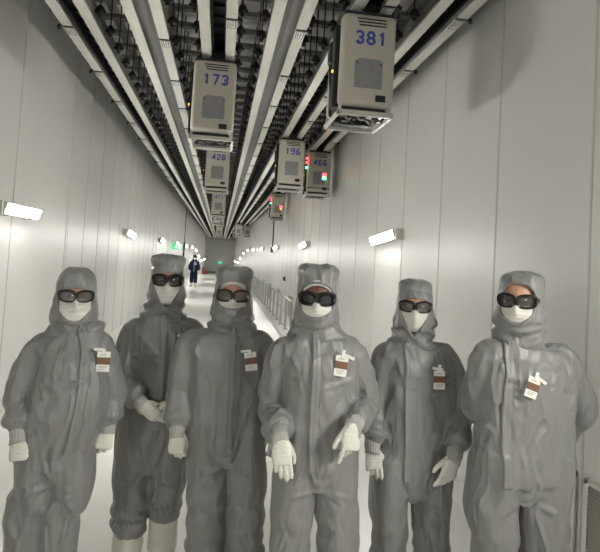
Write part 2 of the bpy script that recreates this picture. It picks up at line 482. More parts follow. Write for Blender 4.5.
# ------------------------------------------------------------------ small things on the walls
def exit_sign():
    r = empty('exit_sign', (-1.94, 26.0, 1.98))
    tag(r, 'glowing green running-man exit sign sticking out from the left wall', 'exit sign')
    bm = NB(); box(bm, -.24, .24, -.03, .03, -.13, .13, bev=.01, seg=1); obj('sign_box', bm, EXITG, r)
    bm = NB()
    box(bm, .06, .19, -.034, -.03, -.1, .1)                                    # doorway
    cyl(bm, (-.02,-.036,.075), (-.02,-.03,.075), .022, n=10)                   # head
    def limb(a, b, t):
        A = Vector((a[0],0,a[1])); B = Vector((b[0],0,b[1])); d = (B-A).normalized(); n = Vector((-d.z,0,d.x))*t
        vs = [bm.verts.new((p.x, -.036, p.z)) for p in (A-n, A+n, B+n, B-n)]; bm.faces.new(vs)
    limb((-.03,.05),(-.05,-.01),.016); limb((-.05,-.01),(-.01,-.05),.01); limb((-.01,-.05),(-.03,-.1),.009)
    limb((-.05,-.01),(-.09,-.05),.01); limb((-.09,-.05),(-.14,-.05),.009); limb((-.03,.045),(.02,.01),.008); limb((-.03,.045),(-.09,.02),.008)
    obj('pictogram', bm, EXITW, r)
    bm = NB(); box(bm, -.24, -.2, -.015, .015, -.02, .02); box(bm, -.23, -.2, -.02, .02, -.05, .05); obj('bracket', bm, DARK, r)
    r2 = empty('exit_sign', (.1, YF-.04, .35)); tag(r2, 'tiny green exit sign on the far end wall', 'exit sign')
    bm = NB(); box(bm, -.3, .3, -.03, .04, -.15, .15, bev=.01, seg=1); obj('sign_box', bm, EXITG, r2)
exit_sign()
def alarm():
    r = empty('fire_alarm', (WX-.001, 23.2, 2.05)); tag(r, 'red and white fire alarm box with a conduit running up the right wall', 'fire alarm')
    bm = NB(); box(bm, -.09, 0, -.28, .0, -.11, .11, bev=.012); obj('alarm_box', bm, RED, r)
    bm = NB(); box(bm, -.07, 0, .0, .2, -.08, .08, bev=.02); obj('strobe', bm, LABELW, r)
    bm = NB(); cyl(bm, (-.02, -.1, .1), (-.02, -.1, 1.6), .02, n=8); obj('conduit', bm, DARK, r)
    bm = NB(); box(bm, -.05, 0, -.11, .11, -.07, .07, bev=.01); cyl(bm, (-.07,0,0), (-.05,0,0), .04, n=12)
    o = obj('wall_socket', bm, BLACK); o.location = (WX, 18.2, 1.08); tag(o, 'small black socket box on the right wall above the handrail', 'wall socket')
    r = empty('standpipe', (-WX+.08, 33.0, 0)); tag(r, 'thin red standpipe running up the left wall near the man in navy', 'standpipe')
    bm = NB(); cyl(bm, (0,0,1.4), (0,0,2.3), .05, n=10); obj('pipe', bm, RED, r)
    bm = NB(); cyl(bm, (0,0,2.3), (0,0,4.3), .022, n=8); cyl(bm, (0,0,.0), (0,0,1.4), .022, n=8); obj('conduit', bm, DARK, r)
    bm = NB(); box(bm, -.07, .02, -.03, .03, 1.6, 1.64); box(bm, -.07, .02, -.03, .03, 2.1, 2.14); obj('bracket', bm, DARK, r)
    for k, (y, h) in enumerate(((58.0, 1.0), (66.0, .9))):
        r = empty('fire_extinguisher', (-1.55, y, fz(y)))
        tag(r, ['larger of two red fire extinguisher stands far down the left side', 'smaller, farther red fire extinguisher stand far down the left side'][k], 'fire extinguisher')
        bm = NB(); cyl(bm, (0,0,.25), (0,0,h), .14, n=14); cyl(bm, (0,0,h), (0,0,h+.1), .14, .04, n=14); obj('cylinder_body', bm, RED, r)
        bm = NB(); cyl(bm, (0,0,0), (0,0,.25), .03, n=8); cyl(bm, (0,0,0), (0,0,.03), .16, n=14); obj('stand', bm, DARK, r)
        bm = NB(); cyl(bm, (0,0,h+.1), (0,0,h+.16), .035, n=8); box(bm, -.1, .02, -.015, .015, h+.14, h+.17); obj('valve', bm, DARK, r)
    r = empty('ceiling_camera', (1.0, 50.0, 3.7)); tag(r, 'small dark camera pod hanging under the tracks at the far end', 'camera')
    bm = NB(); box(bm, -.2, .2, -.15, .15, -.45, -.15, bev=.03); obj('camera_body', bm, BLACK, r)
    bm = NB(); cyl(bm, (0,0,-.15), (0,0,.2), .03, n=8); obj('drop_pole', bm, DARK, r)
    bm = NB(); cyl(bm, (.05,-.2,-.3), (.05,-.15,-.3), .07, n=12); obj('lens', bm, SEAM, r)
alarm()

# ------------------------------------------------------------------ camera
cam_d = bpy.data.cameras.new('camera'); cam = bpy.data.objects.new('camera', cam_d); COL.objects.link(cam)
W = [[0.98829, 0.06333, 0.13881], [-0.14132, 0.0371, 0.98927], [0.0575, -0.9973, 0.04561]]   # world axes seen by the lens (right, down, forward)
right = Vector((W[0][0], W[1][0], W[2][0])); down = Vector((W[0][1], W[1][1], W[2][1])); fwd = Vector((W[0][2], W[1][2], W[2][2]))
M = Matrix((right, -down, -fwd)).transposed().to_4x4(); M.translation = Vector((0, 0, 1.8))
cam.matrix_world = M
cam_d.sensor_fit = 'HORIZONTAL'; cam_d.sensor_width = 36; cam_d.lens = 560/600*36
cam_d.shift_y = -44/600; cam_d.clip_start = .05; cam_d.clip_end = 300
S.camera = cam
w = bpy.data.worlds.new('world'); S.world = w; w.use_nodes = True
w.node_tree.nodes['Background'].inputs['Color'].default_value = (.02,.02,.02,1)
vs = S.view_settings; vs.view_transform = 'Standard'; vs.look = 'None'; vs.gamma = 1; vs.exposure = 1.22; vs.use_curve_mapping = False
# ------------------------------------------------------------------ people
def cloth_mat(name, col, rough=.44):
    m = mat(name, col, rough, spec=.55, sheen=.15)
    nt = m.node_tree; b = nt.nodes['Principled BSDF']; N = nt.nodes.new; Lk = nt.links.new
    tc = N('ShaderNodeTexCoord'); oi = N('ShaderNodeObjectInfo'); ad = N('ShaderNodeVectorMath'); ad.operation = 'ADD'
    sc = N('ShaderNodeVectorMath'); sc.operation = 'SCALE'; sc.inputs[3].default_value = 17.0
    Lk(oi.outputs['Random'], sc.inputs[0]); Lk(tc.outputs['Object'], ad.inputs[0]); Lk(sc.outputs[0], ad.inputs[1])
    prev = None
    for scale, ns, dist, strg, dd in (((1,1,.22), 5.0, .8, .75, .028), ((.8,1,.32), 11, 1.2, .40, .012), ((1,1,1), 90, .3, .10, .002)):
        mp = N('ShaderNodeMapping'); mp.inputs['Scale'].default_value = scale; mp.inputs['Rotation'].default_value = (0, .25 if ns < 10 else -.5, 0)
        Lk(ad.outputs[0], mp.inputs['Vector'])
        n = N('ShaderNodeTexNoise'); n.inputs['Scale'].default_value = ns; n.inputs['Detail'].default_value = 1.5; n.inputs['Distortion'].default_value = dist
        Lk(mp.outputs['Vector'], n.inputs['Vector'])
        s1 = N('ShaderNodeMath'); s1.operation = 'SUBTRACT'; s1.inputs[1].default_value = .5; Lk(n.outputs['Fac'], s1.inputs[0])
        s2 = N('ShaderNodeMath'); s2.operation = 'ABSOLUTE'; Lk(s1.outputs[0], s2.inputs[0])
        s3 = N('ShaderNodeMath'); s3.operation = 'SMOOTH_MIN'; s3.inputs[1].default_value = .12; s3.inputs[2].default_value = .08; Lk(s2.outputs[0], s3.inputs[0])
        s4 = N('ShaderNodeMath'); s4.operation = 'MULTIPLY'; s4.inputs[1].default_value = -4.0; Lk(s3.outputs[0], s4.inputs[0])
        bp = N('ShaderNodeBump'); bp.inputs['Strength'].default_value = strg; bp.inputs['Distance'].default_value = dd
        Lk(s4.outputs[0], bp.inputs['Height'])
        if prev: Lk(prev.outputs['Normal'], bp.inputs['Normal'])
        prev = bp
    Lk(prev.outputs['Normal'], b.inputs['Normal'])
    return m
SUIT = cloth_mat('coverall_fabric', (.222,.220,.213))
KNIT = mat('knit_cuff', (.40,.395,.37), .8, bump=.3, bscale=260)
GLOVE = mat('glove_nitrile', (.70,.69,.62), .42, bump=.25, bscale=90)
MASKM = mat('mask_fabric', (.66,.64,.59), .75, bump=.12, bscale=120)
SKIN = mat('skin', (.52,.30,.20), .5, var=.06, vscale=30)
SKIND = mat('skin_brown', (.16,.075,.045), .5, var=.06, vscale=30)
CAPM = mat('bouffant_cap', (.62,.61,.57), .8, bump=.4, bscale=150)
FRAME = mat('glasses_frame', (.008,.008,.009), .22, spec=.6)
BOOT = mat('boot_fabric', (.64,.62,.56), .6, var=.05, bump=.2, bscale=60)
BADGEW = mat('badge_white', (.80,.79,.74), .35)
BADGEB = mat('badge_brown', (.17,.085,.05), .4, var=.2, vscale=60)
BADGET = mat('badge_print', (.35,.33,.31), .5)
NAVY = mat('navy_fabric', (.005,.008,.034), .7, spec=.2, bump=.1, bscale=60)
EYEW = mat('eye_white', (.38,.34,.31), .3)
IRIS = mat('eye_iris', (.03,.02,.015), .2)
HAIR = mat('brow_hair', (.05,.03,.02), .7)
LIPS = mat('lips', (.35,.14,.11), .5)
def lens_mat(name, col, alpha):
    m = mat(name, col, .06, spec=.8, alpha=alpha)
    return m
LENS = lens_mat('lens_tinted', (.06,.055,.05), .52)
LENSC = lens_mat('lens_pale', (.17,.165,.15), .45)
LENSD = lens_mat('lens_dark', (.03,.03,.032), .72)

def superell(hw, hd, n=28, p=2.3):
    out = []
    for i in range(n):
        t = 2*PI*i/n; c, s = math.cos(t), math.sin(t)
        out.append((hw*math.copysign(abs(c)**(2/p), c), hd*math.copysign(abs(s)**(2/p), s)))
    return out
def loft_rings(bm, rings):
    """rings: list of lists of Vectors, closed with caps"""
    prev = None; first = None
    for r in rings:
        vs = [bm.verts.new(p) for p in r]
        if prev:
            n = len(vs)
            for i in range(n): bm.faces.new((prev[i], prev[(i+1)%n], vs[(i+1)%n], vs[i]))
        else: first = vs
        prev = vs
    bm.faces.new(first[::-1]); bm.faces.new(prev)
def body_loft(bm, secs):                    # secs: (cx, cy, z, hw, hd)
    loft_rings(bm, [[Vector((cx+x, cy+y, z)) for x, y in superell(hw, hd)] for cx, cy, z, hw, hd in secs])
def catmull(P, n=6):
    P = [np.array(p, float) for p in P]
    Q = [2*P[0]-P[1]] + P + [2*P[-1]-P[-2]]; out = []
    for i in range(1, len(Q)-2):
        for k in range(n):
            t = k/n
            out.append(.5*((2*Q[i])+(-Q[i-1]+Q[i+1])*t+(2*Q[i-1]-5*Q[i]+4*Q[i+1]-Q[i+2])*t*t+(-Q[i-1]+3*Q[i]-3*Q[i+1]+Q[i+2])*t**3))
    out.append(Q[-2]); return out
def tube(bm, pts, n=16, sm=6, flat=1.0, nrm=None, endcap=True):
    """pts: (x,y,z,r) ; smooth tapered tube with rounded ends"""
    P = catmull(pts, sm) if sm > 1 else [np.array(p, float) for p in pts]
    C = [Vector(p[:3]) for p in P]; R = [max(.001, float(p[3])) for p in P]
    rings = []
    ref = Vector(nrm) if nrm else None
    for i, c in enumerate(C):
        d = (C[min(i+1, len(C)-1)]-C[max(i-1, 0)]).normalized()
        if ref is None: ref = d.orthogonal()
        a = (ref - d*ref.dot(d)).normalized(); b = d.cross(a); ref = a
        fl_ = float(P[i][4]) if len(P[i]) > 4 else flat
        def ring(cc, r): return [cc+a*(math.cos(2*PI*k/n)*r*fl_)+b*(math.sin(2*PI*k/n)*r) for k in range(n)]
        if i == 0 and endcap:
            for q in (.15, .6, .9): rings.append(ring(c-d*R[0]*math.sqrt(1-q*q)*.9, R[0]*q))
        rings.append(ring(c, R[i]))
        if i == len(C)-1 and endcap:
            for q in (.9, .6, .15): rings.append(ring(c+d*R[i]*math.sqrt(1-q*q)*.9, R[i]*q))
    loft_rings(bm, rings)
def remeshed(bm, voxel, smooth=3, fac=.5):
    me = bpy.data.meshes.new('tmp'); bmesh.ops.recalc_face_normals(bm, faces=bm.faces); bm.to_mesh(me); bm.free()
    o = bpy.data.objects.new('tmp', me); COL.objects.link(o)
    m = o.modifiers.new('r', 'REMESH'); m.mode = 'VOXEL'; m.voxel_size = voxel; m.adaptivity = 0
    if smooth:
        m = o.modifiers.new('s', 'SMOOTH'); m.iterations = smooth; m.factor = fac
    bpy.context.view_layer.update()
    out = bpy.data.meshes.new_from_object(o.evaluated_get(bpy.context.evaluated_depsgraph_get()))
    bpy.data.objects.remove(o); bpy.data.meshes.remove(me)
    out.materials.clear()
    return out
def get_vn(me):
    n = len(me.vertices); v = np.empty(n*3, np.float32); me.vertices.foreach_get('co', v)
    nn = np.empty(n*3, np.float32); me.vertex_normals.foreach_get('vector', nn)
    return v.reshape(-1,3).astype(float), nn.reshape(-1,3).astype(float)
def set_v(me, v):
    me.vertices.foreach_set('co', v.astype(np.float32).ravel()); me.update()
# smooth value noise on arrays (periodic lattice), fast
_rs = np.random.RandomState(11); _L = _rs.rand(32,32,32)
def vnoise(p):
    i = np.floor(p).astype(int); f = p-i; f = f*f*(3-2*f)
    r = 0
    for dx in (0,1):
        for dy in (0,1):
            for dz in (0,1):
                w = (f[:,0] if dx else 1-f[:,0])*(f[:,1] if dy else 1-f[:,1])*(f[:,2] if dz else 1-f[:,2])
                r = r + w*_L[(i[:,0]+dx)%32, (i[:,1]+dy)%32, (i[:,2]+dz)%32]
    return r*2-1
def ridged(p):
    return 1-2*np.sqrt(vnoise(p)**2+.004)
def fold(V, pts, amp, w, taper=True):
    """signed ridge along a polyline; returns displacement along the normal"""
    P = np.array(catmull(pts, 5)); best = np.full(len(V), 9.); tt = np.zeros(len(V)); n = len(P)-1
    for i in range(n):
        a, b = P[i][:3], P[i+1][:3]; ab = b-a; L = ab.dot(ab)+1e-9
        t = np.clip((V-a)@ab/L, 0, 1); d = np.linalg.norm(V-(a+t[:,None]*ab), axis=1)
        m = d < best; best[m] = d[m]; tt[m] = (i+t[m])/n
    e = np.sin(np.clip(tt, .0, 1)*PI)**.6 if taper else 1.0
    return amp*e*(np.exp(-(best/w)**2)-.45*np.exp(-(best/(2.3*w))**2))

SPEC = {'p1': {'anL': (-0.142, 0.0, 0.277),
        'anR': (-0.016, 0.0, 0.275),
        'bdg': (0.15, 1.28),
        'crotch': (-0.026, 0.0, 0.706),
        'elL': (-0.212, -0.03, 1.106),
        'elR': (0.165, 0.07, 1.089),
        'eye': (-0.013, 0.0, 1.57),
        'knL': (-0.154, 0.0, 0.558),
        'knR': (-0.01, 0.0, 0.557),
        'loc': (-0.64, 2.75),
        'neck': (0.006, 0.0, 1.427),
        'plk': [(0.037, 1.431), (0.065, 1.335), (0.077, 1.225), (0.077, 1.115), (0.063, 1.005), (0.035, 0.875)],
        'rings': [(0.005, 1.241, 0.162), (-0.011, 1.034, 0.175), (-0.066, 0.851, 0.171)],
        'shL': (-0.147, 0.0, 1.333),
        'shR': (0.111, 0.0, 1.342),
        'tipL': (-0.163, -0.15, 0.833),
        'tipR': (0.155, 0.0, 0.844),
        'top': (-0.026, 0.0, 1.682),
        'wrL': (-0.178, -0.12, 0.947),
        'wrR': (0.165, 0.03, 0.95)},
 'p2': {'anL': (-0.122, 0.0, 0.217),
        'anR': (0.061, 0.0, 0.214),
        'bdg': (0.114, 1.296),
        'crotch': (-0.029, 0.0, 0.611),
        'elL': (-0.197, -0.04, 1.096),
        'elR': (0.243, -0.02, 1.114),
        'eye': (-0.003, 0.0, 1.641),
        'knL': (-0.118, 0.0, 0.453),
        'knR': (0.064, 0.0, 0.478),
        'loc': (-0.27, 3.15),
        'neck': (-0.017, 0.0, 1.46),
        'plk': [(-0.004, 1.454), (0.008, 1.277), (0.01, 1.096), (0.005, 1.019), (-0.0, 0.864)],
        'rings': [(-0.009, 1.282, 0.202), (-0.011, 1.066, 0.186), (-0.026, 0.824, 0.195)],
        'shL': (-0.165, 0.0, 1.368),
        'shR': (0.155, 0.0, 1.38),
        'tipL': (0.054, -0.2, 0.917),
        'tipR': (-0.024, -0.2, 0.896),
        'top': (-0.017, 0.0, 1.772),
        'wrL': (-0.072, -0.2, 1.01),
        'wrR': (0.075, -0.17, 1.01)},
 'p3': {'anL': (-0.07, 0.0, 0.239),
        'anR': (0.13, 0.0, 0.236),
        'bdg': (0.094, 1.276),
        'crotch': (0.012, 0.0, 0.742),
        'elL': (-0.249, 0.0, 1.091),
        'elR': (0.248, 0.02, 1.098),
        'eye': (-0.011, 0.0, 1.594),
        'knL': (-0.079, 0.0, 0.534),
        'knR': (0.116, 0.0, 0.533),
        'loc': (0.09, 2.9),
        'neck': (-0.006, 0.0, 1.436),
        'plk': [(0.002, 1.424), (0.001, 1.283), (0.005, 1.139), (0.007, 0.947), (0.005, 0.827)],
        'rings': [(-0.026, 1.258, 0.194), (-0.013, 1.057, 0.194), (-0.006, 0.856, 0.194)],
        'shL': (-0.212, 0.0, 1.353),
        'shR': (0.153, 0.0, 1.356),
        'tipL': (-0.236, -0.09, 0.773),
        'tipR': (0.257, -0.03, 0.769),
        'top': (-0.024, 0.0, 1.727),
        'wrL': (-0.242, -0.07, 0.915),
        'wrR': (0.249, -0.02, 0.916)},
 'p4': {'anL': (-0.078, 0.0, 0.24),
        'anR': (0.152, 0.0, 0.233),
        'bdg': (0.077, 1.336),
        'crotch': (0.011, 0.0, 0.761),
        'elL': (-0.192, 0.05, 1.099),
        'elR': (0.249, 0.05, 1.126),
        'eye': (-0.024, 0.0, 1.623),
        'knL': (-0.093, 0.0, 0.57),
        'knR': (0.129, 0.0, 0.567),
        'loc': (0.48, 2.56),
        'neck': (-0.016, 0.0, 1.481),
        'plk': [(-0.034, 1.475), (-0.032, 1.358), (-0.031, 1.185), (-0.03, 1.014), (-0.022, 0.877)],
        'rings': [(0.005, 1.312, 0.182), (0.023, 1.108, 0.175), (0.013, 0.927, 0.19)],
        'shL': (-0.169, 0.0, 1.388),
        'shR': (0.154, 0.0, 1.395),
        'tipL': (-0.159, -0.22, 0.878),
        'tipR': (0.113, -0.22, 0.953),
        'top': (-0.023, 0.0, 1.766),
        'wrL': (-0.18, -0.18, 1.028),
        'wrR': (0.127, -0.2, 1.097)},
 'p5': {'anL': (-0.078, 0.0, 0.141),
        'anR': (0.157, 0.0, 0.135),
        'bdg': (0.089, 1.232),
        'crotch': (0.01, 0.0, 0.6),
        'elL': (-0.178, 0.02, 1.063),
        'elR': (0.267, -0.02, 1.067),
        'eye': (-0.007, 0.0, 1.588),
        'knL': (-0.088, 0.0, 0.44),
        'knR': (0.131, 0.0, 0.437),
        'loc': (1.03, 2.82),
        'neck': (-0.02, 0.0, 1.406),
        'plk': [(-0.065, 1.4), (-0.062, 1.228), (-0.057, 1.032), (-0.053, 0.862), (-0.052, 0.732)],
        'rings': [(0.025, 1.253, 0.198), (0.029, 1.021, 0.205), (0.021, 0.792, 0.212)],
        'shL': (-0.156, 0.0, 1.334),
        'shR': (0.169, 0.0, 1.34),
        'tipL': (-0.199, -0.1, 0.715),
        'tipR': (0.096, -0.22, 0.73),
        'top': (-0.025, 0.0, 1.717),
        'wrL': (-0.217, -0.06, 0.871),
        'wrR': (0.158, -0.19, 0.871)},
 'p6': {'anL': (-0.083, 0.0, 0.216),
        'anR': (0.162, 0.0, 0.208),
        'bdg': (-0.033, 1.292),
        'crotch': (-0.009, 0.0, 0.752),
        'elL': (-0.165, 0.08, 1.165),
        'elR': (0.356, 0.07, 1.14),
        'eye': (-0.018, 0.0, 1.661),
        'knL': (-0.099, 0.0, 0.563),
        'knR': (0.138, 0.0, 0.56),
        'loc': (1.42, 2.46),
        'neck': (-0.03, 0.0, 1.484),
        'plk': [(-0.098, 1.47), (-0.112, 1.36), (-0.125, 1.229), (-0.127, 1.056), (-0.123, 0.85)],
        'rings': [(0.03, 1.315, 0.235), (0.028, 1.107, 0.229), (0.027, 0.901, 0.238)],
        'shL': (-0.156, 0.0, 1.406),
        'shR': (0.216, 0.0, 1.399),
        'tipL': (0.166, 0.22, 0.896),
        'tipR': (0.201, 0.23, 0.868),
        'top': (-0.028, 0.0, 1.787),
        'wrL': (0.03, 0.2, 0.95),
        'wrR': (0.29, 0.2, 0.914)}}

def V3(a): return Vector(a)
def lerp(a, b, t): return tuple(a[i]+(b[i]-a[i])*t for i in range(3))

def make_coverall(k, s, q, root, material=SUIT, voxel=.0062):
    rnd = random.Random(q.get('seed', 1)); L = s
    ck, sh = L['neck'], None
    hipz = L['crotch'][2]; cx = L['crotch'][0]
    rg = sorted(L['rings'], key=lambda r: -r[1])
    d = q.get('depth', .125)
    bm = NB()
    zneck = ck[2]; zs = (L['shL'][2]+L['shR'][2])/2
    shx = (L['shL'][0]+L['shR'][0])/2; shw = (L['shR'][0]-L['shL'][0])/2
    by = q.get('belly', 0)
    secs = [(ck[0], .01, zneck+.03, .060, .066), (ck[0], .01, zneck-.005, .088, .082), (ck[0]*.7+shx*.3, .012, zneck-.035, .125, .095),
            (ck[0]*.3+shx*.7, .015, (zneck-.035)*.5+zs*.5+.012, shw*.82+.016, .104), (shx, .012, zs+.0, shw+.034, .112)]
    c0 = rg[0]
    secs += [(c0[0], 0, c0[1], c0[2]*.97, d+.004), (rg[1][0], -.3*by, rg[1][1], rg[1][2], d+by*.6), (rg[2][0], 0, rg[2][1], rg[2][2], d+.008)]
    hw = rg[2][2]
    if rg[2][1] - hipz > .12: secs.append((rg[2][0]*.5+cx*.5, 0, (rg[2][1]+hipz)/2+.02, hw*.99, d+.006))
    secs.append((cx*.5+rg[2][0]*.5, 0, hipz+.085, hw*.90, d-.006)); secs.append((cx, 0, hipz+.04, hw*.62, d-.015)); secs.append((cx, 0, hipz+.01, hw*.36, d-.045))
    P = catmull([tuple(x) for x in secs], 3)
    body_loft(bm, [tuple(p) for p in P])
    lr = q.get('leg', .098)
    ends = []
    for sd in 'LR':
        kn, an = L['kn'+sd], L['an'+sd]
        hx = cx + (-1 if sd == 'L' else 1)*(hw-lr-.004)
        hx2 = kn[0]
        hem = q.get('hem'+sd, .20)
        # ankle point on the line knee->ankle at the hem height
        ax, ay = an[0], an[1]
        dl = (d-.004)/lr
        so = -1 if sd == 'L' else 1
        pts = [(rg[2][0]+so*(hw-lr*1.0), 0, hipz+.22, lr*1.0, dl), (rg[2][0]*.6+cx*.4+so*(hw-lr*1.0), 0, hipz+.10, lr*1.02, dl*1.0), (hx*.65+hx2*.35, -.002, hipz-.05, lr*1.06, dl*.93), (hx2, -.012, kn[2]+.04, lr*1.0, 1.06),
               (ax*.5+hx2*.5, .0, (kn[2]+hem)/2, lr*.97, 1.0), (ax, .01, hem+.07, lr*.98, 1.0), (ax, .012, hem+.02, lr*.92, 1.0), (ax, .015, hem-.012, lr*.72, 1.0)]
        tube(bm, pts, n=24, sm=5, endcap=False, nrm=(0,1,0))
        ends.append((ax, .015, hem))
    sr = q.get('sleeve', .068)
    for sd in 'LR':
        sh_, el, wr = L['sh'+sd], L['el'+sd], L['wr'+sd]
        sg = -1 if sd == 'L' else 1
        srr = q.get('sleeve'+sd, sr)
        inn = (sh_[0]-sg*.075, .01, sh_[2]-.005, srr*.95)
        wq = lerp(el, wr, q.get('slv', .70)); wq2 = lerp(el, wr, q.get('slv', .70)+.07)
        pts = [inn, (sh_[0]-sg*.005, .012, sh_[2]-.02, srr*1.0), (*lerp((sh_[0]+sg*.006, .012, sh_[2]), el, .5), srr*1.04), (*el, srr*.98),
               (*lerp(el, wr, .3), srr*.90), (*lerp(el, wr, .55), srr*.95), (*wq, srr*.96), (*wq2, srr*.70)]
        tube(bm, pts, n=20, sm=5, endcap=True)
    me = remeshed(bm, voxel, 12)
    V, N = get_vn(me)
    D = np.zeros(len(V))
    # ---- cloth drape
    z = V[:,2]
    sdv = q.get('seed', 1)*3.7
    armx = np.abs(V[:,0]-shx)
    # long vertical drapes
    q1 = np.stack([V[:,0]*11+sdv, V[:,1]*9+sdv, z*2.1+.6*vnoise(V*4+sdv)], 1)
    D += .0085*q.get('drape', 1)*ridged(q1)
    q2 = np.stack([V[:,0]*8+z*6+sdv, V[:,1]*8, z*7+V[:,0]*5], 1)
    D += .0032*vnoise(q2)
    q3 = np.stack([V[:,0]*24+z*8, V[:,1]*20+sdv, z*13-V[:,0]*12], 1)
    D += .0036*q.get('crinkle', 1)*ridged(q3)*np.clip(.5+1.2*vnoise(V*3.3+sdv), .1, 1.3)
    # sleeve folds: rings that spiral round the arm, stronger at elbow and cuff
    for sd in 'LR':
        sh_, el, wr = [np.array(L[n+sd]) for n in ('sh','el','wr')]
        for a, b, amp0, amp1, fr in ((sh_, el, .002, .006, 15), (el, wr, .006, .009, 22)):
            ab = b-a; Lr = np.linalg.norm(ab); u = ab/Lr
            t = (V-a)@u/Lr; pr = V-(a+np.clip(t,0,1)[:,None]*ab); dist = np.linalg.norm(pr, axis=1)
            m = (t > 0)&(t < 1.15)&(dist < .105)
            ang = np.arctan2(pr[:,1], pr[:,0])
            wv = np.sin(t*Lr*2*PI*fr/2.2 + 1.3*np.sin(ang+sdv) + 2.2*vnoise(V*9+sdv))
            wv = wv*np.clip(.5+.9*vnoise(V*7+5+sdv), 0, 1.2)
            D += np.where(m, (amp0+(amp1-amp0)*np.clip(t,0,1))*wv*np.clip((.105-dist)/.03,0,1), 0)
    # trouser bunching above the hems and behind the knees
    for sd in 'LR':
        an = L['an'+sd]; hem = q.get('hem'+sd, .20)
        m = np.exp(-((z-hem-.08)/.09)**2)*np.exp(-((V[:,0]-an[0])/.13)**4)
        D += .010*m*np.sin((z-hem)*75 + 1.6*vnoise(V*8+sdv)*2 + V[:,0]*9)*np.clip(.6+vnoise(V*6+9), 0, 1.3)
        kn = L['kn'+sd]
        m = np.exp(-((z-kn[2])/.10)**2)*np.exp(-((V[:,0]-kn[0])/.12)**4)
        D += .0045*q.get('knee', 1)*m*np.sin((z-kn[2])*48 + 2.5*vnoise(V*6+sdv+3) + V[:,0]*(14 if sd == 'L' else -14))
    # explicit folds: armpits, crotch, chest
    fr = -d-.01
    F_ = []
    for sg, sd in ((-1,'L'),(1,'R')):
        sh_ = L['sh'+sd]; ap = (sh_[0]-sg*.01, fr*.75, sh_[2]-.13)
        # raglan seam
        F_.append(([(ck[0]+sg*.07, -.07, zneck-.035), (sh_[0]*.6+ck[0]*.4, fr*.9, zs-.03), ap], .0042, .006))
        for j in range(4):
            a = rnd.uniform(-.9, .5); ln = rnd.uniform(.10, .2)
            F_.append(([ap, (ap[0]-sg*ln*.5*math.cos(a), fr, ap[2]+ln*.5*math.sin(a)-.01), (ap[0]-sg*ln*math.cos(a), fr-.005, ap[2]+ln*math.sin(a)-.03)], rnd.uniform(.008,.015), rnd.uniform(.010,.015)))
        for j in range(3):    # shoulder to chest
            x = sh_[0]-sg*rnd.uniform(0, .05)
            F_.append(([(x, -.06, zs+.0), (x-sg*.01, fr*.85, zs-.09), (x-sg*rnd.uniform(0,.05), fr, zs-.2)], rnd.uniform(.006,.011), .013))
    cz = hipz
    for j in range(9):
        a = (j-4)/4*1.15+rnd.uniform(-.1,.1); ln = rnd.uniform(.16,.32); up = 1 if abs(j-4) < 2 else -1
        F_.append(([(cx, fr*.6, cz+.02), (cx+math.sin(a)*ln*.5, fr*.98, cz+.03+up*ln*.35*math.cos(a)), (cx+math.sin(a)*ln*1.0, fr*.95, cz+.02+up*ln*math.cos(a))], rnd.uniform(.009,.017), rnd.uniform(.011,.017)))
    for j in range(q.get('nf', 18)):
        x = rg[1][0]+rnd.uniform(-1,1)*rg[1][2]*.8; zz = rnd.uniform(hipz+.1, zs-.12); ln = rnd.uniform(.12,.3); sl = rnd.uniform(-.45,.45)
        F_.append(([(x, fr, zz), (x+sl*ln*.5+.01, fr, zz-ln*.5), (x+sl*ln, fr, zz-ln)], rnd.uniform(.007,.014)*q.get('drape',1), rnd.uniform(.010,.016)))
    for sd in 'LR':
        kn, an = L['kn'+sd], L['an'+sd]; sg = -1 if sd == 'L' else 1
        for j in range(7):
            zz = rnd.uniform(max(.3, kn[2]-.15), hipz-.04); x = kn[0]+rnd.uniform(-.06,.06); ln = rnd.uniform(.12,.26); sl = rnd.uniform(.1,.5)*sg*rnd.choice((1,1,-1))
            F_.append(([(x-sl*ln*.5, -lr*.95, zz+ln*.5), (x, -lr*1.0, zz), (x+sl*ln*.5, -lr*.95, zz-ln*.5)], rnd.uniform(.008,.014), rnd.uniform(.010,.015)))
    for pts in q.get('folds', []): F_.append(pts)
    for pts, amp, w_ in F_: D += fold(V, pts, amp*1.15, w_*.88)
    D = D-.8*D.mean(); D = np.clip(D, -.028, .026)
    set_v(me, V+N*D[:,None])
    # light smoothing of the displaced surface
    o = link('coverall', me, material, root, True)
    md = o.modifiers.new('soften', 'SMOOTH'); md.iterations = 1; md.factor = .25
    dg = bpy.context.evaluated_depsgraph_get()
    bpy.context.view_layer.update()
    me2 = bpy.data.meshes.new_from_object(o.evaluated_get(bpy.context.evaluated_depsgraph_get()))
    o.modifiers.clear(); o.data = me2; bpy.data.meshes.remove(me)
    me2.polygons.foreach_set('use_smooth', [True]*len(me2.polygons))
    return o
def tree_of(o):
    me = o.data
    v = [p.co.copy() for p in me.vertices]; f = [tuple(p.vertices) for p in me.polygons]
    return bvhtree.BVHTree.FromPolygons(v, f)
def front(tree, x, z, y0=-.8):
    h = tree.ray_cast(Vector((x, y0, z)), Vector((0,1,0)))
    return h[0].y if h[0] is not None else None

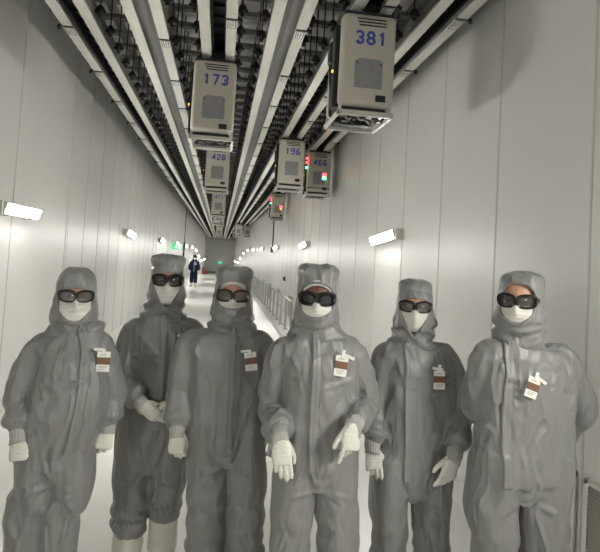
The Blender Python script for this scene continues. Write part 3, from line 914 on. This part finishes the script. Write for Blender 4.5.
def placket(o, root, pts, w=.019, material=SUIT):
    """stitched zip flap lying on the coverall front; pts = (x,z) from neck to crotch"""
    tr = tree_of(o)
    P = catmull([(p[0], p[1], 0) for p in pts], 16)
    bm = NB(); rows = []
    ys = []
    for p in P:
        row = [front(tr, p[0]+t*w, p[1]) for t in (-1,-.5,0,.5,1)]
        g = [r for r in row if r is not None]
        if not g: ys.append(None); continue
        ys.append(row if len(g) == 5 else [min(g)]*5)
    for p, r in zip(P, ys):
        if r is None: continue
        m = sum(r)/5
        top = [(-1, r[0]+.006), (-1, (r[0]+m)/2-.0075), (-.55, (r[1]+m)/2-.0105), (-.45, (r[1]+m)/2-.0085), (0, (r[2]+m)/2-.0092), (.68, (r[3]+m)/2-.0100), (.76, (r[4]+m)/2-.0075), (1, (r[4]+m)/2-.0090), (1, r[4]+.006)]
        j = .0008*math.sin(p[1]*330)
        rows.append([bm.verts.new((p[0]+t*w, y+j, p[1])) for t, y in top])
    for a, b in zip(rows, rows[1:]):
        for i in range(len(a)-1): bm.faces.new((a[i], a[i+1], b[i+1], b[i]))
        bm.faces.new((a[-1], a[0], b[0], b[-1]))
    bm.faces.new(rows[0]); bm.faces.new(rows[-1][::-1])
    bmesh.ops.recalc_face_normals(bm, faces=bm.faces)
    return obj('zip_placket', bm, material, root, True)

def badge(o, root, x, z, ang, kind):
    """clip-on pass: clip, white card with brown picture band and print"""
    tr = tree_of(o); y = min(v for v in (front(tr, x+a, z+b) for a in (-.02,0,.02) for b in (-.03,0,.03)) if v is not None)-.006
    r = NB(); box(r, -.029, .029, -.0015, .0015, -.045, .045, bev=.001, seg=1)
    card = obj('badge', r, BADGEW, root)
    card['label'] = 'white clip-on badge with a brown band'
    tilt = q_ = -.10
    card.location = (x, y, z); card.rotation_euler = (tilt, ang, 0)
    b = NB(); box(b, -.0293, .0293, -.0022, -.0012, -.013, .019); obj('brown_band', b, BADGEB, card)
    b = NB()
    for k, zz in enumerate((-.020,-.027,-.034)): box(b, -.02, .02-.006*k, -.0021, -.0013, zz-.0012, zz+.0012)
    box(b, -.018, .012, -.0021, -.0013, .028, .031); box(b, -.006, .008, -.0021, -.0013, .035, .039)
    obj('print', b, BADGET, card)
    b = NB()
    if kind == 0:      # strap folded to the left
        box(b, -.045, -.002, -.006, -.002, .048, .060, bev=.002, seg=1); box(b, -.006, .006, -.006, -.002, .036, .058, bev=.002, seg=1)
    elif kind == 1:    # cross shaped clip
        box(b, -.045, .012, -.006, -.002, .046, .060, bev=.002, seg=1, M=Matrix.Rotation(.12, 4, 'Y')); box(b, -.008, .008, -.007, -.002, .032, .075, bev=.002, seg=1)
    else:
        box(b, -.008, .045, -.006, -.002, .042, .056, bev=.002, seg=1, M=Matrix.Rotation(.25, 4, 'Y')); box(b, -.006, .010, -.007, -.002, .032, .070, bev=.002, seg=1)
    obj('clip', b, BADGEW, card)

def gauss2(x, z, x0, z0, sx, sz): return np.exp(-((x-x0)/sx)**2-((z-z0)/sz)**2)
def make_head(root, e, skin, ys=0, yaw=0):
    """head and neck and upper torso core: one continuous figure, z=0 at eye level"""
    bm = NB()
    secs = [(-.40,.0,.13,.08),(-.30,.01,.15,.085),(-.25,.015,.10,.07),(-.20,.02,.058,.058),(-.14,.018,.056,.058),(-.125,-.012,.052,.072),(-.105,-.018,.060,.084),(-.07,-.016,.067,.092),(-.03,-.01,.072,.097),(.0,-.004,.075,.098),(.04,.0,.076,.100),(.075,.004,.070,.093),(.10,.006,.052,.07),(.113,.008,.025,.035)]
    body_loft(bm, [(0, b, a, c, d) for a, b, c, d in secs])
    for sx in (-1,1):   # ears
        tube(bm, [(sx*.070,.01,-.03,.008),(sx*.074,.018,-.005,.010),(sx*.072,.02,.02,.009)], n=8, sm=3)
    me = remeshed(bm, .005, 3)
    V, N = get_vn(me); x, y, z = V.T
    f = (y < 0).astype(float)*np.clip(-N[:,1],0,1)
    d = .028*gauss2(x, z, 0, -.045, .013, .022)*f + .014*gauss2(x, z, 0, -.018, .009, .03)*f      # nose
    d += .006*gauss2(x, z, 0, .020, .05, .012)*f                                                  # brow
    d -= .011*(gauss2(x, z, .031, 0, .018, .013)+gauss2(x, z, -.031, 0, .018, .013))*f            # sockets
    d += .006*gauss2(x, z, 0, -.083, .022, .006)*f + .007*gauss2(x, z, 0, -.115, .02, .012)*f     # mouth, chin
    V[:,1] -= d; set_v(me, V)
    o = link('body', me, skin, root, True); o.location = e; o.rotation_euler.z = yaw
    for sx in (-1,1):
        b = NB(); bmesh.ops.create_uvsphere(b, u_segments=16, v_segments=10, radius=.0125)
        for v in b.verts: v.co += Vector((sx*.031, -.083, 0))
        ey = obj('eye', b, EYEW, o, True)
        b = NB(); cyl(b, (sx*.031,-.0965,-.001), (sx*.031,-.094,-.001), .0055, n=12); obj('iris', b, IRIS, ey)
        b = NB(); tube(b, [(sx*.014,-.100,.019,.003),(sx*.031,-.102,.025,.0038),(sx*.05,-.09,.021,.002)], n=6, sm=3); obj('eyebrow', b, HAIR, o, True)
    return o

def make_hood(root, e, q, neck, material=SUIT):
    """hood over head and neck; the face opening is an inset pocket with a rolled edge.  z=0 at the eyes"""
    T = q['top']; hw = q.get('hw', .097)
    nx, nz = neck[0]-e[0], neck[2]-e[2]
    bm = NB()
    fl = q.get('flat', .85)
    secs = [(nx*1.0, .02, nz-.045, .135, .094), (nx*.9, .02, nz-.012, .122, .097), (nx*.7, .018, nz+.02, .108, .100), (nx*.4, .010, -.12, hw+.010+.004, .110), (0, .005, -.085, hw+q.get('cheek', .012), .118),
            (0, .005, -.04, hw+.007, .119), (0, .008, .01, hw, .118), (0, .010, .05, hw-.002, .116), (0, .012, T-.055, hw+q.get('puff', -.003), .116),
            (0, .012, T-.028, hw*fl+.010, .108), (0, .012, T-.010, hw*fl-.010, .088), (0, .012, T, hw*.45, .05)]
    body_loft(bm, [(a, b, c, d, f) for a, b, c, d, f in catmull(secs, 3)])
    me = remeshed(bm, .0048, 4)
    V, N = get_vn(me); x, y, z = V.T
    sdv = q.get('seed', 1)*2.3
    D = .007*vnoise(np.stack([x*16+sdv, y*14, z*9], 1)) + .0034*ridged(np.stack([x*26+z*12, y*22+sdv, z*18-x*10], 1))
    D_ch = q.get('chin', .026)*gauss2(x, z, 0, -.088, .055, .050)*(y < 0)
    V[:,1] -= D_ch
    # crown seam and gathers
    crown = np.exp(-((z-(T-.050))/.012)**2); D += .0018*crown - .0020*np.exp(-((z-(T-.068))/.010)**2)
    ang = np.arctan2(x, -y)
    D += .0022*np.clip((z-(T-.06))/.05, 0, 1)*np.sin(ang*9+sdv*3)
    # soft slouch rolls at the neck
    low = np.clip((-.085-z)/.04, 0, 1)
    D += .009*low*np.sin(z*95+np.sin(ang*1.5+sdv)*2.6+2*vnoise(V*12+sdv))
    V = V+N*D[:,None]
    ht, hb, ow, pp = q['ot'], q['ob'], q.get('ow', .068), q.get('op', 2.0)
    x, y, z = V.T
    zc = q.get('oc', .0); zz = z-zc; xx = x-q.get('ox', 0)
    up = zz > 0
    g = np.where(up, (np.abs(xx)/ow)**2.4+(np.abs(zz)/(ht-zc))**2.4, (np.abs(xx)/ow)**pp+(np.abs(zz)/(zc-hb))**pp)
    g = g**(1/np.where(up, 2.4, pp))
    g = g + .03*vnoise(V*22+sdv)
    frt = y < .02
    V[:,1] += np.where(frt, .070*np.clip((1.0-g)/.10, 0, 1)*np.clip((.02-y)/.03,0,1), 0)
    V[:,1] -= np.where(frt, q.get('roll', .009)*np.exp(-((g-1.10)/.09)**2), 0)
    V[:,0] += np.where(frt, 0, 0)
    set_v(me, V)
    o = link('hood', me, material, root, True); o.location = e; o.rotation_euler = (q.get('pitch', 0), 0, q.get('yaw', 0))
    md = o.modifiers.new('soften', 'SMOOTH'); md.iterations = 2; md.factor = .45
    return o

def surf_front(x, z, w=.072, y0=-.098, k=1.0):
    return y0 + k*(1-math.sqrt(max(.02, 1-(x/(w*1.25))**2)))*.085
def make_mask(root, e, q, yaw):
    kind = q.get('mask', 'pleat'); bm = NB()
    nx_, nz_ = 30, 26; W_ = .066; zt, zb = -.012, q.get('mb', -.128)
    rows = []
    for j in range(nz_+1):
        t = j/nz_; z = zt+(zb-zt)*t; row = []
        for i in range(nx_+1):
            u = -1+2*i/nx_
            wid = W_*(1-.58*max(0, t-.42)/.58) if kind == 'pleat' else W_*(1-.62*max(0, t-.35)/.65)
            x = u*wid
            prof = -.016*math.sin(min(1, t*1.15)*PI)**.7 if t < .87 else -.016*math.sin(PI*min(1,t*1.15))**.7 if t*1.15 < 1 else .02*(t-.87)/.13
            y = surf_front(x, z) + prof - .011 - .031*math.exp(-(u/.30)**2)*math.exp(-((t-.22)/.26)**2)
            if kind == 'fold': y -= .016*max(0, 1-abs(u)*1.2)*(math.sin(t*PI)**.6)
            if kind == 'pleat': y -= .0022*math.sin(t*34)*(1-abs(u)**3)*(1 if .15 < t < .85 else 0)
            zz = z + (.010*(1-abs(u)**1.5) - .006 if j == 0 else 0) - (.006*u*u)
            row.append(bm.verts.new((x, y-.004, zz)))
        rows.append(row)
    for a, b in zip(rows, rows[1:]):
        for i in range(nx_): bm.faces.new((a[i], b[i], b[i+1], a[i+1]))
    bmesh.ops.recalc_face_normals(bm, faces=bm.faces)
    o = obj('face_mask', bm, MASKM, root, True); o.location = e; o.rotation_euler.z = yaw
    md = o.modifiers.new('t', 'SOLIDIFY'); md.thickness = .0015; md.offset = 0
    b = NB()
    for sx in (-1,1):
        tube(b, [(sx*.064,-.06,-.03,.0016),(sx*.078,-.02,-.015,.0016),(sx*.084,.02,.01,.0016)], n=6, sm=3)
    obj('ear_loop', b, MASKM, o)
    return o
def make_glasses(root, e, q, yaw):
    r = empty('safety_glasses', (e[0], e[1], e[2]+q.get('gz', 0)), yaw); r.parent = root
    r.rotation_euler = (0, q.get('groll', 0), yaw)
    W_, Hh = q.get('gw', .034), q.get('gh', .025); th = q.get('gt', .0058); cx = q.get('gc', .0400)
    def yf(x): return -.137 + .85*abs(x)**2*6.5
    fm = NB()
    for sx in (-1, 1):
        pts = []
        n = 36
        for i in range(n):
            t = 2*PI*i/n; c, s_ = math.cos(t), math.sin(t); p = 2.8
            x = cx + W_*math.copysign(abs(c)**(2/p), c); z = Hh*math.copysign(abs(s_)**(2/p), s_)*1.0 + .002*c
            pts.append(Vector((sx*x, yf(x), z)))
        # rim as a ring of quads with depth
        rings = []
        for i, p in enumerate(pts):
            c = Vector((sx*cx, p.y, 0)); o_ = (p-c); o_.y = 0; o_.normalize()
            tt = th*(1.25 if p.z > 0 else 1.0)*(1.35 if abs(p.x) > cx+W_*.75 else 1)
            rings.append([fm.verts.new(p+o_*a+Vector((0,b,0))) for a, b in ((-.001,-.003),(tt*.6,-.0045),(tt,-.002),(tt,.012),(tt*.5,.016),(-.001,.010))])
        for i in range(n):
            A, B = rings[i], rings[(i+1)%n]
            for k in range(6): fm.faces.new((A[k], A[(k+1)%6], B[(k+1)%6], B[k]))
        lb = NB(); c0 = lb.verts.new((sx*cx, yf(cx)-.004, 0)); ring2 = [lb.verts.new(p+(Vector((sx*cx,p.y,0))-p)*.5+Vector((0,-.002,0))) for p in pts]; ring1 = [lb.verts.new(p+Vector((0,.003,0))) for p in pts]
        for i in range(n):
            lb.faces.new((ring1[i], ring1[(i+1)%n], ring2[(i+1)%n], ring2[i])); lb.faces.new((ring2[i], ring2[(i+1)%n], c0))
        bmesh.ops.recalc_face_normals(lb, faces=lb.faces)
        lo = obj('lens', lb, q.get('lens', LENS), r, True)
        md = lo.modifiers.new('t', 'SOLIDIFY'); md.thickness = .0015
        tb = NB(); x0 = cx+W_+th*.7
        a = [( sx*x0, yf(x0)-.002, .006), (sx*(x0+.006), -.06, .006), (sx*(x0+.004), .0, .004)]
        for (p0, p1) in zip(a, a[1:]):
            vs = []
            for p in (p0, p1):
                for dx, dz in ((-.002,-.010),(.002,-.010),(.002,.011),(-.002,.011)): vs.append(tb.verts.new((p[0]+dx, p[1], p[2]+dz*(1 if p is a[0] or p is a[1] else .6))))
            for q4 in ((0,1,5,4),(1,2,6,5),(2,3,7,6),(3,0,4,7),(0,3,2,1),(4,5,6,7)): tb.faces.new([vs[i] for i in q4])
        bmesh.ops.recalc_face_normals(tb, faces=tb.faces)
        obj('temple', tb, FRAME, r)
    cyl(fm, (-.008, yf(0)-.001, .006), (.008, yf(0)-.001, .006), .0045, n=10)
    bmesh.ops.recalc_face_normals(fm, faces=fm.faces)
    obj('frame', fm, FRAME, r, False)
    return r
def make_cap(root, e, q, yaw):
    """white bouffant cap edge showing across the forehead"""
    bm = NB(); rows = []
    zc = q.get('capz', .045)
    for j in range(6):
        row = []
        for i in range(41):
            u = -1+2*i/40; x = u*.062; g = .0025*math.sin(i*2.1)+.0018*math.sin(i*4.7)
            z = zc-.030*abs(u)**2.2 + .005*j + g*.5
            y = surf_front(x, z)-.006+.003*math.sin(i*1.7)*(1-j/5)-(.004 if j in (1,2) else 0)
            row.append(bm.verts.new((x, y, z)))
        rows.append(row)
    for a, b in zip(rows, rows[1:]):
        for i in range(40): bm.faces.new((a[i], a[i+1], b[i+1], b[i]))
    bmesh.ops.recalc_face_normals(bm, faces=bm.faces)
    o = obj('hair_cap', bm, CAPM, root, True); o.location = e; o.rotation_euler.z = yaw
    md = o.modifiers.new('t', 'SOLIDIFY'); md.thickness = .003

def make_glove(root, wrist, tip, thumb, curl=(.35,.45,.3), gs=1.0, back_front=True, spread=.04, curls=None, thumb_c=0.0, name='glove', fist=False, backdir=None, material=None):
    """hand in hand space: x to the thumb side, y along fingers, z out of the back of the hand"""
    w = Vector(wrist); f = (Vector(tip)-w).normalized(); t = Vector(thumb); t = (t-f*t.dot(f)).normalized()
    b = f.cross(t)
    ref = Vector(backdir) if backdir else Vector((0,-1,0))
    if (b.dot(ref) < 0): b = -b
    M_ = Matrix((t, f, b)).transposed()
    bm = NB()
    def ell(y, hw, hd, cx=0, cz=0): return [Vector((cx+a, y, cz+c)) for a, c in superell(hw, hd, 20, 2.5)]
    loft_rings(bm, [ell(-.012,.022,.016), ell(.0,.029,.019), ell(.01,.033,.019,.002), ell(.035,.041,.018,.004), ell(.065,.043,.017,.001), ell(.088,.042,.014,0), ell(.098,.036,.010,0)])
    fingers = [(.0315,.090,.072,.0098,1),(.0108,.096,.081,.0100,.35),(-.0105,.093,.076,.0097,-.35),(-.0305,.084,.060,.0088,-1.1)]
    for i, (x, y, ln, r, sp) in enumerate(fingers):
        cu = curls[i] if curls else curl
        a = 0; p = Vector((x, y-.014, 0)); side = sp*spread; pts = [(*p, r*1.12)]
        segs = (ln*.46+.012, ln*.30, ln*.24)
        for sg_, c in zip(segs, cu):
            a += c; d = Vector((math.sin(side)*math.cos(a), math.cos(side)*math.cos(a), -math.sin(a)))
            m_ = p+d*sg_*.5; p = p+d*sg_
            pts.append((*m_, r*1.0)); pts.append((*p, r*(1.02 if sg_ != segs[-1] else .86)))
        tube(bm, pts, n=10, sm=3)
    tc = thumb_c
    th = [(.020,.010,-.004,.017),(.036,.034,-.010,.015),(.052-.012*tc,.058,-.016-.008*tc,.0118),(.060-.022*tc,.078,-.021-.016*tc,.0112),(.064-.034*tc,.098,-.024-.024*tc,.0095)]
    tube(bm, th, n=10, sm=3)
    me = remeshed(bm, .0036, 3, .45)
    V, N = get_vn(me); sdv = wrist[0]*10
    V = V+N*(.0009*ridged(np.stack([V[:,0]*60+sdv, V[:,1]*110, V[:,2]*60], 1)))[:,None]
    V = V*gs
    R_ = np.array(M_)
    if np.linalg.det(R_) < 0: me.flip_normals()
    V = V@R_.T
    set_v(me, V)
    o = link(name, me, material or GLOVE, root, True); o.location = w
    return o
def make_cuff(root, el, wr, w, hd, ln=.11, r0=.044, r1=.037, material=KNIT):
    """ribbed cuff between sleeve end and glove"""
    w = Vector(w); a = (w-(Vector(wr)-Vector(el)).normalized()*ln)
    d = (w-a).normalized(); p = d.orthogonal().normalized(); b = d.cross(p)
    bm = NB(); prev = None; n = 72
    for j in range(13):
        t = j/12; c = a.lerp(w, min(1, t/.82)); c = c + (hd*.030*max(0, (t-.82)/.18) if hd else d*.018*t); r = r0+(r1-r0)*min(1, t*1.1)+.0015*math.sin(j*1.7)
        ring = [bm.verts.new(c+(p*math.cos(2*PI*k/n)+b*math.sin(2*PI*k/n))*(r+(.0009 if k % 4 < 2 else -.0009))) for k in range(n)]
        if prev:
            for k in range(n): bm.faces.new((prev[k], prev[(k+1)%n], ring[(k+1)%n], ring[k]))
        else: bm.faces.new(ring[::-1])
        prev = ring
    bm.faces.new(prev)
    bmesh.ops.recalc_face_normals(bm, faces=bm.faces)
    return obj('cuff', bm, material, root, True)
def make_boot(root, x, y, hem, out, q, sd):
    """cloth overboot: loose shaft, elastic top, foot with sole"""
    bm = NB(); ar = .078 if q.get('bigboot') else .068
    tube(bm, [(x, y, hem+.05, ar*.92),(x, y, hem-.02, ar*.98),(x, y-.004, hem*.55, ar*.92),(x, y, .12, ar*.86),(x, y+.01,.075,.058)], n=20, sm=5)
    foot = [(x, y+.075,.045,.040),(x, y+.03,.06,.052),(x+out*.02, y-.06,.052,.054),(x+out*.045, y-.14,.044,.047),(x+out*.055, y-.19,.038,.034)]
    tube(bm, foot, n=18, sm=5)
    me = remeshed(bm, .0065, 3)
    V, N = get_vn(me); z = V[:,2]
    D = .006*ridged(np.stack([V[:,0]*18, V[:,1]*18, z*8+3*x], 1)) + .004*vnoise(V*22) + .004*np.sin(z*70+2*vnoise(V*9))*np.clip((hem*.7-z)/.05,0,1)*np.clip((z-.06)/.04,0,1)
    V = V+N*D[:,None]; V[:,2] = np.maximum(V[:,2], .012); set_v(me, V)
    o = link('boot_cover', me, BOOT, root, True)
    b = NB()
    for py, r in ((.05,.036),(-.0,.040),(-.06,.046),(-.12,.046),(-.17,.034)):
        fx = x+out*max(0, min(1, -py/.17))*.05
        cyl(b, (fx, y+py, .0), (fx, y+py, .016), r+.004, n=20)
    obj('sole', b, KNIT, o)
    return o

def person(k, label, q):
    s = SPEC[k]; X, Y = s['loc']
    root = empty('person', (X, Y, 0)); tag(root, label, 'person', None)
    e = (s['eye'][0], -.005+q.get('ey', 0), s['eye'][2]); yaw = q.get('yaw', 0)
    q['top'] = s['top'][2]-s['eye'][2]+.006
    suit = q.get('suit', SUIT)
    make_head(root, e, q.get('skin', SKIN), yaw=yaw)
    cv = make_coverall(k, s, q, root, suit)
    make_hood(root, e, q, s['neck'], suit)
    make_mask(root, e, q, yaw)
    make_glasses(root, e, q, yaw)
    if q.get('cap'): make_cap(root, e, q, yaw)
    if 'plk' in q: placket(cv, root, q['plk'])
    if 'badge' in q: badge(cv, root, *q['badge'])
    # zip pull at the throat
    tr = tree_of(cv); zx, zz = q['plk'][0]
    yy = front(tr, zx, zz) or -.1
    b = NB(); box(b, zx-.003, zx+.003, yy-.016, yy-.011, zz-.012, zz+.006, bev=.001, seg=1); cyl(b, (zx, yy-.014, zz+.004), (zx, yy-.014, zz+.010), .005, n=8)
    obj('zip_pull', b, STEEL, root)
    for sd in 'LR':
        wr, el, tip = s['wr'+sd], s['el'+sd], s['tip'+sd]
        sg = 1 if sd == 'L' else -1
        h = dict(q.get('hand', {})); h.update(q.get('hand'+sd, {}))
        th = h.pop('thumb', (sg, -.25, 0)); nocuff = h.pop('nocuff', False)
        make_glove(root, wr, tip, th, **h)
        if not nocuff: make_cuff(root, el, wr, wr, (Vector(tip)-Vector(wr)).normalized(), **q.get('cuff', {}))
        an = s['an'+sd]; hem = q.get('hem'+sd, .20)
        make_boot(root, an[0], .015, hem, -sg, q, sd)
    return root

def yaw_to_lens(k): return -math.atan2(SPEC[k]['loc'][0]+SPEC[k]['eye'][0], SPEC[k]['loc'][1])
def go(k, label, **q):
    q['yaw'] = yaw_to_lens(k) + q.pop('turn', 0)
    q['plk'] = SPEC[k]['plk']
    if 'bk' in q:
        ang, kind = q.pop('bk'); q['badge'] = (*SPEC[k]['bdg'], ang, kind)
    return person(k, label, q)
go('p1', 'person at far left in grey coverall, rounder build, one gloved fist hanging at the side', seed=1, hw=.089, puff=-.005, ot=.030, ob=-.118, ow=.076, op=1.6,
   lens=LENSC, turn=.02, bk=(-.0, 0), leg=.092, sleeve=.072, belly=.05, depth=.135, drape=.8, flat=.72, gh=.022, gw=.031, gc=.0365,
   handL=dict(curl=(1.25,1.35,.7), thumb_c=1.2), handR=dict(curl=(.9,1.1,.6), thumb_c=1))
go('p2', 'tallest person standing back, second from left, gloved hands clasped in front', seed=2, hw=.090, ot=.034, ob=-.150, ow=.072, op=1.25,
   lens=LENS, bk=(.1, 0), leg=.094, hemL=.275, hemR=.37, bigboot=True, cheek=.018, puff=-.005, flat=.92, gh=.027, sleeveR=.06,
   handL=dict(curl=(.5,.6,.4), thumb=(.5,-.4,.8), thumb_c=1), handR=dict(curl=(.75,.8,.5), thumb=(-.5,-.4,.8), thumb_c=1))
go('p3', 'shorter person third from left, hood pulled over the chin, bare forehead above black glasses', seed=3, hw=.092, ot=.066, ob=-.060, mb=-.09, ow=.076, op=2.4,
   lens=LENSC, bk=(-.15, 0), leg=.098, flat=.95, cap=True, capz=.052, knee=2.2, hemL=.21, hemR=.21, depth=.13,
   handL=dict(curl=(.7,.9,.5), thumb_c=.8), handR=dict(curl=(.5,.6,.4)))
go('p4', 'person in front at the centre with very dark goggles, both gloved hands held slightly forward', seed=4, hw=.091, ot=.062, ob=-.080, mb=-.10, ow=.074, op=2.2,
   lens=LENSD, skin=SKIND, bk=(.12, 3), leg=.094, flat=.95, cap=True, capz=.056, gh=.025, gt=.007,
   handL=dict(curls=[(.2,.3,.2),(.25,.35,.25),(.3,.4,.3),(.4,.45,.3)], thumb=(1,-.15,0), spread=.01, thumb_c=.5), handR=dict(curls=[(.15,.25,.2),(.6,.7,.4),(.75,.8,.5),(.8,.8,.5)], thumb=(-1,-.2,0), spread=.06))
go('p5', 'person second from right, arms hanging, pointed white mask inside a loose hood', seed=5, hw=.090, puff=-.006, ot=.036, ob=-.145, ow=.070, op=1.25,
   lens=LENSC, mask='fold', cheek=.024, bk=(0, 1), leg=.092, flat=.82, gh=.024, gz=.0,
   handL=dict(curls=[(.15,.3,.2),(.4,.5,.3),(.6,.6,.4),(.7,.7,.4)], thumb=(1,-.2,0)), handR=dict(curls=[(.15,.25,.2),(.4,.4,.3),(.5,.5,.3),(.6,.6,.4)], thumb=(-1,-.2,0)))
go('p6', 'person at far right in brightly lit coverall with hands held behind the back', seed=6, hw=.100, ot=.076, ob=-.098, mb=-.112, ow=.072, op=2.1,
   lens=LENS, turn=-.14, cheek=.02, bk=(.33, 2), leg=.108, sleeve=.078, flat=.85, gw=.037, gc=.042, gh=.027, depth=.14, nf=18, drape=1.2, crinkle=1.5,
   handL=dict(curl=(.5,.6,.4), thumb=(0,0,1), backdir=(0,1,0)), handR=dict(curl=(.5,.6,.4), thumb=(0,0,1), backdir=(0,-1,0)))
SPEC['p7'] = dict(loc=(-1.27, 29.5), eye=(0,0,1.50), top=(0,0,1.62), neck=(0,0,1.36), shL=(-.16,0,1.27), shR=(.16,0,1.27), elL=(-.23,.02,1.03), elR=(.23,.02,1.03),
   wrL=(-.235,-.05,.82), wrR=(.235,-.05,.82), tipL=(-.23,-.09,.66), tipR=(.23,-.09,.66), crotch=(0,0,.70), rings=[(0,1.18,.19),(0,1.0,.185),(0,.82,.195)],
   knL=(-.10,0,.46), knR=(.10,0,.46), anL=(-.10,0,.16), anR=(.10,0,.16), plk=[(0,1.33),(0,1.1),(0,.75)], bdg=(.07,1.17))
go('p7', 'distant person in navy blue coverall standing far down the corridor on the left', seed=7, suit=NAVY, hw=.09, ot=.034, ob=-.12, ow=.07, op=1.8, bk=(0,0),
   handL=dict(curl=(.4,.5,.3)), handR=dict(curl=(.4,.5,.3)))
